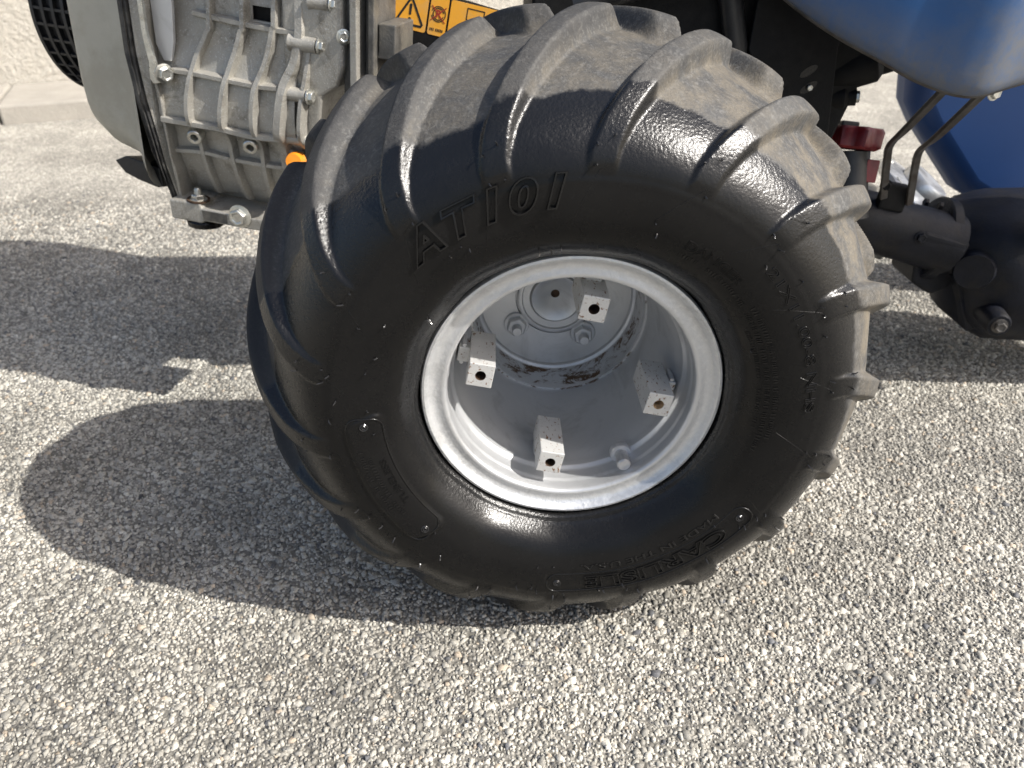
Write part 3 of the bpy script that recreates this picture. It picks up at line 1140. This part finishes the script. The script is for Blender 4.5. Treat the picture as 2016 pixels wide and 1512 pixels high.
# black round intake screen with rows of square openings
dc = e(-262, 66, 176)
sd = MB()
sd.lathe([(.1045, -.028), (.1045, .034)], dc, EX, 96)
sd.lathe([(.0001, -.030), (.1045, -.028)], dc, EX, 96)
scr = obj('intake_screen', sd, 'black_plastic', tractor, 0.8)
scr['label'] = 'round black intake screen with a grid of openings'
for h in (-.030, -.0165, -.003, .0105, .024, .034):
    rg_ = MB()
    rg_.lathe([(.1045, h - .0022), (.1105, h - .0020), (.1105, h + .0020), (.1045, h + .0022)], dc, EX, 96)
    obj('screen_hoop', rg_, 'black_plastic', scr, 0.6)
a1 = EX.cross(Vector((0, 0, 1))).normalized()
b1 = EX.cross(a1)
for k in range(40):
    an = 2 * math.pi * k / 40
    rad = a1 * math.cos(an) + b1 * math.sin(an)
    tan_ = EX.cross(rad)
    bar = MB().box(dc + rad * .1073 + EX * .002, (.064, .0030, .0052), (EX, tan_, rad))
    obj('screen_bar', bar, 'black_plastic', scr)
cp = MB()
cp.lathe([(.1105, -.0322), (.1040, -.0365), (.0800, -.038), (.0001, -.038)], dc, EX, 96)
obj('screen_cover', cp, 'black_plastic', scr, 0.6)

# engine foot, its nuts and rubber mount
ft = MB()
ft.prism([(-101, -86), (-66, -85), (-65, -90), (6, -90), (60, -92), (60, -106), (4, -103), (-62, -104), (-66, -107), (-101, -107)], lambda u, v, d: e(u, v, d), -6, 60)
foot = obj('engine_foot', ft, 'cast_aluminium', tractor, None, .002)
fl_ = MB()
fl_.prism([(-64, -91.5), (-36, -91.5), (-36, -101.5), (-63, -101.5)], lambda u, v, d: e(u, v, d), -6.6, -5)
obj('foot_web', fl_, 'cast_dark', foot)
hexbolt('bolt', e(-20, -90, -7), -EY, .0100, foot, head=.008)
hexbolt('nut', e(-73, -85, 4), EZ, .0075, foot, head=.007)
st_ = MB()
st_.lathe([(.0042, 0), (.0042, .012), (.0030, .014), (.0001, .014)], e(-73, -85, 4), EZ, 16)
obj('stud', st_, 'zinc_bolt', foot, .6)
rbm = MB()
rbm.lathe([(.004, 0), (.019, 0), (.021, -.003), (.020, -.009), (.012, -.012), (.0001, -.012)], e(-74, -106.5, 14), EZ, 24)
obj('rubber_mount', rbm, 'rubber_black', foot, .7)
obj('rust_washer', MB().lathe([(.004, .0), (.0125, 0), (.0125, .0018), (.004, .0018)], e(-73, -85.6, 4), EZ, 22), 'hole_dark', foot, .6)

# bent bracket with bolt and the pale plate above it
bk = MB()
bk.prism([(-94, 140), (-94, 78), (-90, 56), (-86, 34), (-94, 32), (-97, 36), (-96, 52), (-99, 76), (-99, 140)], lambda u, v, d: e(u, v, d), -14, -10)
obj('bracket', bk, 'zinc_bolt', crank, None, .0006)
hexbolt('bolt', e(-84, 42, -10), EX * .9 - EY * .55, .0075, crank, head=.0075)
pp = MB()
pp.prism([(-94, 300), (-94, 66), (-88, 52), (-80, 52), (-75, 70), (-72, 100), (-72, 300)], lambda u, v, d: e(u, v, d), -2, 2)
pl = obj('grey_cover_plate', pp, 'silver_paint', crank, None, .0008)
at = pl.data.attributes.new('rust', 'FLOAT', 'POINT')
at.data.foreach_set('value', [-1.0] * len(pl.data.vertices))
ob = MB()
ob.lathe([(.0088, .0), (.0092, .004), (.0092, .016), (.0080, .020), (.0001, .0205)], e(42, -24, 6), EX * .2 - EY + EZ * .2, 20)
obj('drain_cap', ob, 'orange_plastic', crank, .6)
ds = MB().tube([e(30, -14, 4), e(38, -18, 6), e(40, -24, 14)], .004, 8)
obj('drain_neck', ds, 'cast_aluminium', crank, 1.0)

# unseen body added above the view, shaped to shade the upper engine
bn = MB()
bp = [(-.31, .61), (-.28, .585), (-.10, .585), (-.075, .61), (-.08, .86), (-.12, .90), (-.25, .90), (-.31, .84)]
bn.prism(bp, lambda x, z, d: Vector((x, d, z)), .275, .66)
shade_o = obj('shade_body', bn, 'blue_paint', tractor, None, .02, 3)

# black support plate with the warning stickers; its plane leans with the engine
F0 = Vector((-.1629, .3564, .2235 + H))
FXv = Vector((.965, -.10, -.205)).normalized()
FYv = Vector((.10, .99, 0)).normalized()
FZv = FXv.cross(FYv).normalized()


def fp_(a, b, c=0.0):
    return F0 + (FXv * a + FZv * b + FYv * c) * (ES / 1000)


sp_ = MB()
sp_.prism([(-4, 60), (-4.5, 12), (-7, 8), (-5, -8), (-2, -34), (40, -60), (150, -60), (190, -30), (190, 26), (60, 32)], lambda a, b, c: fp_(a, b, c), 0, 40)
plate_ = obj('support_plate', sp_, 'black_steel', tractor, None, .002)
hexbolt('bolt', fp_(4.5, -16.5, -.6), -FYv, .0075, plate_, head=.006, phase=.1)
tb_ = MB().box(fp_(-6, 13, 6), (.006, .012, .012), (FXv, FZv, FYv))
obj('edge_tab', tb_, 'black_steel', plate_, None, .001)


def rrect(a0, b0, a1, b1, r, n=4):
    out = []
    for cx, cy, s0 in ((a1 - r, b1 - r, 0), (a0 + r, b1 - r, 1), (a0 + r, b0 + r, 2), (a1 - r, b0 + r, 3)):
        for k in range(n + 1):
            a = math.pi / 2 * (s0 + k / n)
            out.append((cx + r * math.cos(a), cy + r * math.sin(a)))
    return out


decals = []
for (a0, a1) in ((1.0, 33.0), (35.0, 52.0), (54.0, 120.0)):
    dm_ = MB()
    dm_.prism(rrect(a0, 0, a1, 34, 2.0), lambda a, b, c: fp_(a, b, c), -.35, .1)
    decals.append(obj('warning_label', dm_, 'sticker_orange', plate_))


def strokes(name, lines, wd, mat, parent, z=-.55):
    mb = MB()
    for ln_ in lines:
        for (p, q) in zip(ln_[:-1], ln_[1:]):
            p, q = np.array(p), np.array(q)
            d = (q - p) / np.linalg.norm(q - p)
            nn = np.array([-d[1], d[0]]) * wd / 2
            p, q = p - d * wd * .3, q + d * wd * .3
            mb.prism([tuple(p + nn), tuple(p - nn), tuple(q - nn), tuple(q + nn)], lambda a, b, c: fp_(a, b, c), z, z + .15)
            z -= .003
    return obj(name, mb, mat, parent)


def circ(cx, cy, r, a0=0, a1=360, n=22):
    return [(cx + r * math.cos(math.radians(a0 + (a1 - a0) * k / n)), cy + r * math.sin(math.radians(a0 + (a1 - a0) * k / n))) for k in range(n + 1)]


tri = [(4.6, 6.3), (5.6, 4.4), (17, 4.2), (28.2, 4.4), (29.2, 6.3), (18.2, 26), (16.8, 27), (15.6, 26), (4.6, 6.3)]
strokes('warning_triangle', [tri], 2.0, 'sticker_black', decals[0])
ex_ = MB()
ex_.prism([(15.7, 22), (15.9, 13), (17.9, 13), (18.1, 22), (16.9, 22.8)], lambda a, b, c: fp_(a, b, c), -.6, -.3)
ex_.prism(circ(16.9, 9.4, 1.35, n=12)[:-1], lambda a, b, c: fp_(a, b, c), -.6, -.3)
obj('exclamation_mark', ex_, 'sticker_black', decals[0])
strokes('ring_symbol', [circ(43.5, 19, 6.6, 200, 520), circ(43.5, 19, 5.0, 20, 340)], .8, 'sticker_black', decals[1])
strokes('letter_r', [[(41.8, 16.2), (41.8, 21.8), (44.2, 21.8), (45.2, 20.6), (44.2, 19.2), (41.8, 19.2)], [(43.4, 19.2), (45.4, 16.2)]], 1.3, 'sticker_red', decals[1], -.62)
strokes('red_cross', [[(36.6, 12.6), (50.2, 25.6)], [(36.6, 25.4), (50.2, 12.4)]], .8, 'sticker_red', decals[1], -.70)
nb_ = [[(37.5 + k * 1.5 + (1 if k > 2 else 0), 4.0), (37.5 + k * 1.5 + (1 if k > 2 else 0), 6.0)] for k in range(8)]
strokes('part_number', nb_, .8, 'sticker_black', decals[1])
strokes('small_symbols', [[(56, 4), (58, 7), (60, 4)]], 1.0, 'sticker_red', decals[2])
strokes('box_symbol', [[(70, 20), (86, 20), (86, 30), (70, 30), (70, 20)]], .9, 'sticker_black', decals[2])

# --- dark frame behind the tyre
fr = MB()
fr.prism([(-.02, .42), (-.02, .80), (.34, .80), (.335, .46), (.305, .36), (.296, .33), (.12, .33), (.03, .36)], lambda x, z, d: Vector((x, d, z)), .335, .60)
frame = obj('frame_plate', fr, 'black_steel', tractor, None, .003)
tmb = MB().tube([(.02, .31, .50), (.10, .30, .53), (.20, .30, .54), (.26, .31, .52)], .016, 12)
obj('black_hose', tmb, 'black_plastic', frame, 1.2)
tmb = MB().tube([(.16, .33, .56), (.185, .325, .46), (.19, .33, .36)], .012, 10)
obj('black_hose', tmb, 'black_plastic', frame, 1.2)
gs = MB()
gs.prism([(.20, .56), (.196, .46), (.226, .40), (.262, .335), (.290, .335), (.296, .36), (.286, .46), (.292, .56)], lambda x, z, d: Vector((x, d, z)), .318, .325)
guss = obj('slotted_gusset', gs, 'black_steel', frame, None, .0012)
for (x, z) in ((.2605, .4390), (.2635, .4235)):
    q = MB()
    q.lathe([(.0001, -.0008), (.0062, -.0008), (.0062, .001)], (x, .3185, z), (0, 1, 0), 20)
    for i_, p in enumerate(q.v):
        dx = p[0] - x
        q.v[i_] = (x + dx + (p[2] - z) * .9, p[1], p[2])
    obj('slot', q, 'rubber_black', guss, .5)
hexbolt('bolt', (.2640, .3165, .4235), (0, -1, 0), .0030, guss, washer=False)
for (x, y, z, r, L) in ((.315, .35, .435, .020, .05), (.338, .36, .440, .016, .045), (.352, .37, .447, .012, .04), (.33, .36, .452, .014, .06)):
    q = MB()
    q.lathe([(.0001, -L / 2), (r * .9, -L / 2), (r, -L / 2 + .004), (r, L / 2), (r * .7, L / 2 + .006), (.0001, L / 2 + .006)], (x, y, z), (1, -.2, .35), 18)
    obj('linkage_knuckle', q, 'black_steel', frame, .6)
q = MB()
q.lathe([(.0001, -.02), (.012, -.02), (.013, .01), (.009, .014), (.009, .022), (.0001, .022)], (.303, .345, .408), (1, -.3, .1), 18)
obj('pivot_stub', q, 'black_steel', frame, .6)
hexbolt('bolt', (.322, .338, .410), (1, -.3, .1), .0060, frame, washer=False)

# --- blue mudguard, upper right
low = catmull([(.150, .300, .560), (.205, .272, .513), (.249, .252, .484), (.296, .237, .461), (.325, .231, .447), (.346, .226, .4392), (.368, .2222, .4336), (.390, .2228, .4332), (.432, .236, .441), (.52, .25, .458), (.70, .27, .47), (1.05, .30, .47)], 6)  # right end carried on out of view, added to shade axle and gearbox
up_ = catmull([(.150, .330, .90), (.205, .305, .90), (.249, .285, .90), (.296, .262, .90), (.325, .248, .90), (.346, .225, .90), (.368, .208, .90), (.390, .207, .90), (.432, .220, .90), (.52, .24, .90), (.70, .265, .90), (1.05, .30, .90)], 6)
gm2 = MB()
rows = 26
nl = len(low)
vs, dirtv = [], []
for j in range(rows):
    t = j / (rows - 1)
    tt = t ** 1.5
    for k in range(nl):
        p = low[k] * (1 - tt) + up_[k] * tt
        bow = math.sin(math.pi * min(1, tt * 2.0)) * .010
        curl = max(0, 1 - t * 14)
        vs.append((p[0], p[1] - bow + .006 * curl ** 2, p[2]))
        right = max(0.0, min(1.0, (p[0] - .362) / .03))
        dirtv.append(min(1.0, .95 * max(0, 1 - tt * 9) + .85 * right * max(0.45, 1 - tt * 2)))
fs = [(j * nl + k, j * nl + k + 1, (j + 1) * nl + k + 1, (j + 1) * nl + k) for j in range(rows - 1) for k in range(nl - 1)]
gm2.add(vs, fs)
guard = obj('mudguard', gm2, 'blue_paint', tractor, 1.3)
guard['label'] = 'scuffed blue mudguard with a dusty lower edge'
da_ = guard.data.attributes.new('dirt', 'FLOAT', 'POINT')
da_.data.foreach_set('value', dirtv)
so = guard.modifiers.new('thickness', 'SOLIDIFY')
so.thickness = .0035
so.offset = 0
edge = MB().tube([tuple(p + np.array((0, .006, .001))) for p in low], .0034, 8)
obj('rolled_edge', edge, 'strut_steel', guard, 1.2)

# stays of the mudguard
for pts in (((.374, .262, .432), (.379, .324, .380), (.391, .372, .351), (.407, .402, .325), (.425, .423, .272)), ((.412, .262, .428), (.415, .324, .372), (.427, .372, .345), (.443, .402, .316), (.460, .423, .264))):
    q = MB().tube(catmull(pts, 4), .0062, 4, True, .55, (0, 1, 0))
    stay = obj('mudguard_stay', q, 'strut_steel', tractor, .8, .0008)
hexbolt('bolt', (.420, .258, .429), (.3, -1, .1), .0055, stay, washer=True)
q = MB().box((.440, .430, .272), (.034, .014, .034), ((1, 0, -.2), (0, 1, 0), (.1, 0, 1)))
clamp = obj('stay_clamp', q, 'black_steel', tractor, None, .003)
hexbolt('bolt', (.422, .418, .290), (-.3, -1, 0), .0055, clamp, mat='black_steel')

# red filler cap with dark neck
fc = MB()
ctr = Vector((.368, .42, .348))
fx = Vector((1, .05, -.12)).normalized()
fy = Vector((0, 1, -.25)).normalized()
fz = fx.cross(fy).normalized()
vs, fs = [], []
n_ = 48
for h_, rr in ((-.014, .028), (-.011, .033), (.007, .034), (.011, .031), (.012, .0001)):
    for k in range(n_):
        an = 2 * math.pi * k / n_
        lob = 1 + (.09 * math.cos(8 * an) if rr > .02 else 0)
        vs.append(ctr + fx * math.cos(an) * rr * lob + fy * math.sin(an) * rr * lob + fz * h_)
for i in range(4):
    for k in range(n_):
        fs.append((i * n_ + k, i * n_ + (k + 1) % n_, (i + 1) * n_ + (k + 1) % n_, (i + 1) * n_ + k))
fc.add(vs, fs)
cap_ = obj('filler_cap', fc, 'red_plastic', tractor, .7)
q = MB().tube([ctr - fz * .016, ctr - fz * .05 + Vector((.004, 0, 0)), ctr - fz * .095 + Vector((.012, 0, 0))], [.023, .024, .027], 20)
obj('filler_neck', q, 'black_plastic', cap_, .8)
q = MB().box(ctr + Vector((.020, -.024, -.034)), (.016, .004, .026), (fx, fy, fz))
obj('cap_tag', q, 'red_plastic', cap_, None, .001)
q = MB().box(ctr + fz * .014 + Vector((-.008, 0, 0)), (.022, .012, .008), (fx, fy, fz))
obj('cap_catch', q, 'black_plastic', cap_, None, .002)

# axle tube and gearbox, set out in their own frame
def rear(p):
    return Vector((.526, .455, .235)) + (Vector(p) - Vector((.45, .33, .28))) * 1.15


def rear_mb(mb):
    mb.v = [tuple(rear(p)) for p in mb.v]
    return mb


t0, t1 = Vector((.20, .345, .318)), Vector((.462, .318, .252))
ad = (t1 - t0).normalized()
q = MB().tube([t0, t0.lerp(t1, .52), t0.lerp(t1, .53), t0.lerp(t1, .62), t0.lerp(t1, .63), t1], [.031, .031, .0335, .0335, .032, .034], 28)
axle = obj('axle_tube', rear_mb(q), 'axle_paint', tractor, .6)
q = MB().box(t0.lerp(t1, .90) + Vector((0, -.026, .004)), (.060, .014, .022), (ad, (0, 1, 0), ad.cross(Vector((0, 1, 0)))))
obj('filler_boss', rear_mb(q), 'axle_paint', axle, None, .008, 4)
hexbolt('plug', rear(t0.lerp(t1, .80) + Vector((0, -.032, .006))), (0, -1, .1), .0060, axle, mat='axle_paint')
gb = MB()
g_sec = [(.452, .034, .255, .0), (.466, .040, .250, .0), (.480, .062, .245, .004), (.500, .088, .235, .006), (.530, .104, .230, .006), (.60, .108, .228, .006), (.70, .108, .225, .0)]
vs, fs = [], []
n_ = 28
for x, r, z, dy in g_sec:
    for k in range(n_):
        an = 2 * math.pi * k / n_
        ca, sa = math.cos(an), math.sin(an)
        p_ = 2.6
        f_ = (abs(ca) ** p_ + abs(sa) ** p_) ** (-1 / p_)
        vs.append((x, .345 + dy + ca * f_ * r * .85, z - .012 * (r / .1) + sa * f_ * r * (.78 if sa > 0 else .84)))
for i in range(len(g_sec) - 1):
    for k in range(n_):
        fs.append((i * n_ + k, i * n_ + (k + 1) % n_, (i + 1) * n_ + (k + 1) % n_, (i + 1) * n_ + k))
fs.append(tuple(range(n_)))
fs.append(tuple(range((len(g_sec) - 1) * n_, len(g_sec) * n_)))
gb.add(vs, fs)
gbox = obj('gearbox', rear_mb(gb), 'axle_paint', tractor, .9)
gbox['label'] = 'dark painted gearbox casting'
q = MB()
q.lathe([(.0001, 0), (.020, 0), (.022, .004), (.022, .02)], (.478, .285, .232), (.5, .86, 0), 24)
obj('bearing_cap', rear_mb(q), 'axle_paint', gbox, .6)
for (x, y, z) in ((.506, .262, .182), (.534, .253, .298)):
    q = MB()
    q.lathe([(.0001, -.012), (.012, -.012), (.014, -.008), (.015, .03)], (x, y, z), (.2, 1, 0), 20)
    obj('bolt_boss', rear_mb(q), 'axle_paint', gbox, .6)
    hexbolt('bolt', rear((x - .002, y - .012, z)), (-.2, -1, 0), .0075, gbox, mat='strut_steel')
q = MB().box((.49, .33, .185), (.008, .06, .07), ((1, 0, .5), (0, 1, 0), (-.5, 0, 1)))
obj('gearbox_rib', rear_mb(q), 'axle_paint', gbox, None, .002)
q = MB()
q.lathe([(.0001, -.006), (.046, -.006), (.048, -.004), (.048, .006), (.040, .008)], (.452, .338, .252), (1, -.1, -.2), 32)
obj('axle_flange', rear_mb(q), 'axle_paint', gbox, .6)
for k in range(8):
    an = k * math.pi / 4 + .2
    pt = Vector((.446, .338 + .040 * math.cos(an), .254 + .040 * math.sin(an)))
    hexbolt('bolt', rear(pt), (-1, .1, .2), .0055, gbox, mat='axle_paint', washer=False)
q = MB()
q.prism([(.425, .235), (.430, .205), (.455, .190), (.475, .200), (.480, .240)], lambda x, z, d: Vector((x, d, z)), .315, .375)
obj('lower_lug', rear_mb(q), 'axle_paint', gbox, None, .004)

# far side: blue panel and a silver hub
q = MB()
q.prism([(.576, .395), (.570, .36), (.576, .325), (.600, .290), (.690, .190), (.82, .120), (1.0, .10), (1.0, .62), (.60, .62), (.578, .50)], lambda x, z, d: Vector((x, d + (x - .57) * -.10, z)), .70, .78)
fg = obj('rear_mudguard', q, 'blue_far', tractor, 1.2, .03, 6)
fg['label'] = 'blue mudguard panel on the far side, in shade'
hubp = Vector((.512, .56, .205))
hx_ = (.55, -.25, .80)
q = MB()
q.lathe([(.0001, .066), (.030, .066), (.034, .060), (.034, .050), (.066, .044), (.068, .038), (.066, .032), (.040, .028), (.040, .010), (.056, .004), (.056, -.004), (.045, -.010), (.045, -.05), (.0001, -.05)], hubp, hx_, 40)
hub = obj('brake_hub', q, 'bare_silver', tractor, .6)
hub['label'] = 'bare silver hub behind the stays'
hxv = Vector(hx_).normalized()
ha = hxv.cross(Vector((0, 0, 1))).normalized()
hb_ = hxv.cross(ha)
for k in range(6):
    an = k * math.pi / 3 + .3
    hexbolt('hub_bolt', hubp + (ha * math.cos(an) + hb_ * math.sin(an)) * .053 + hxv * .041, hxv, .0065, hub, washer=False)
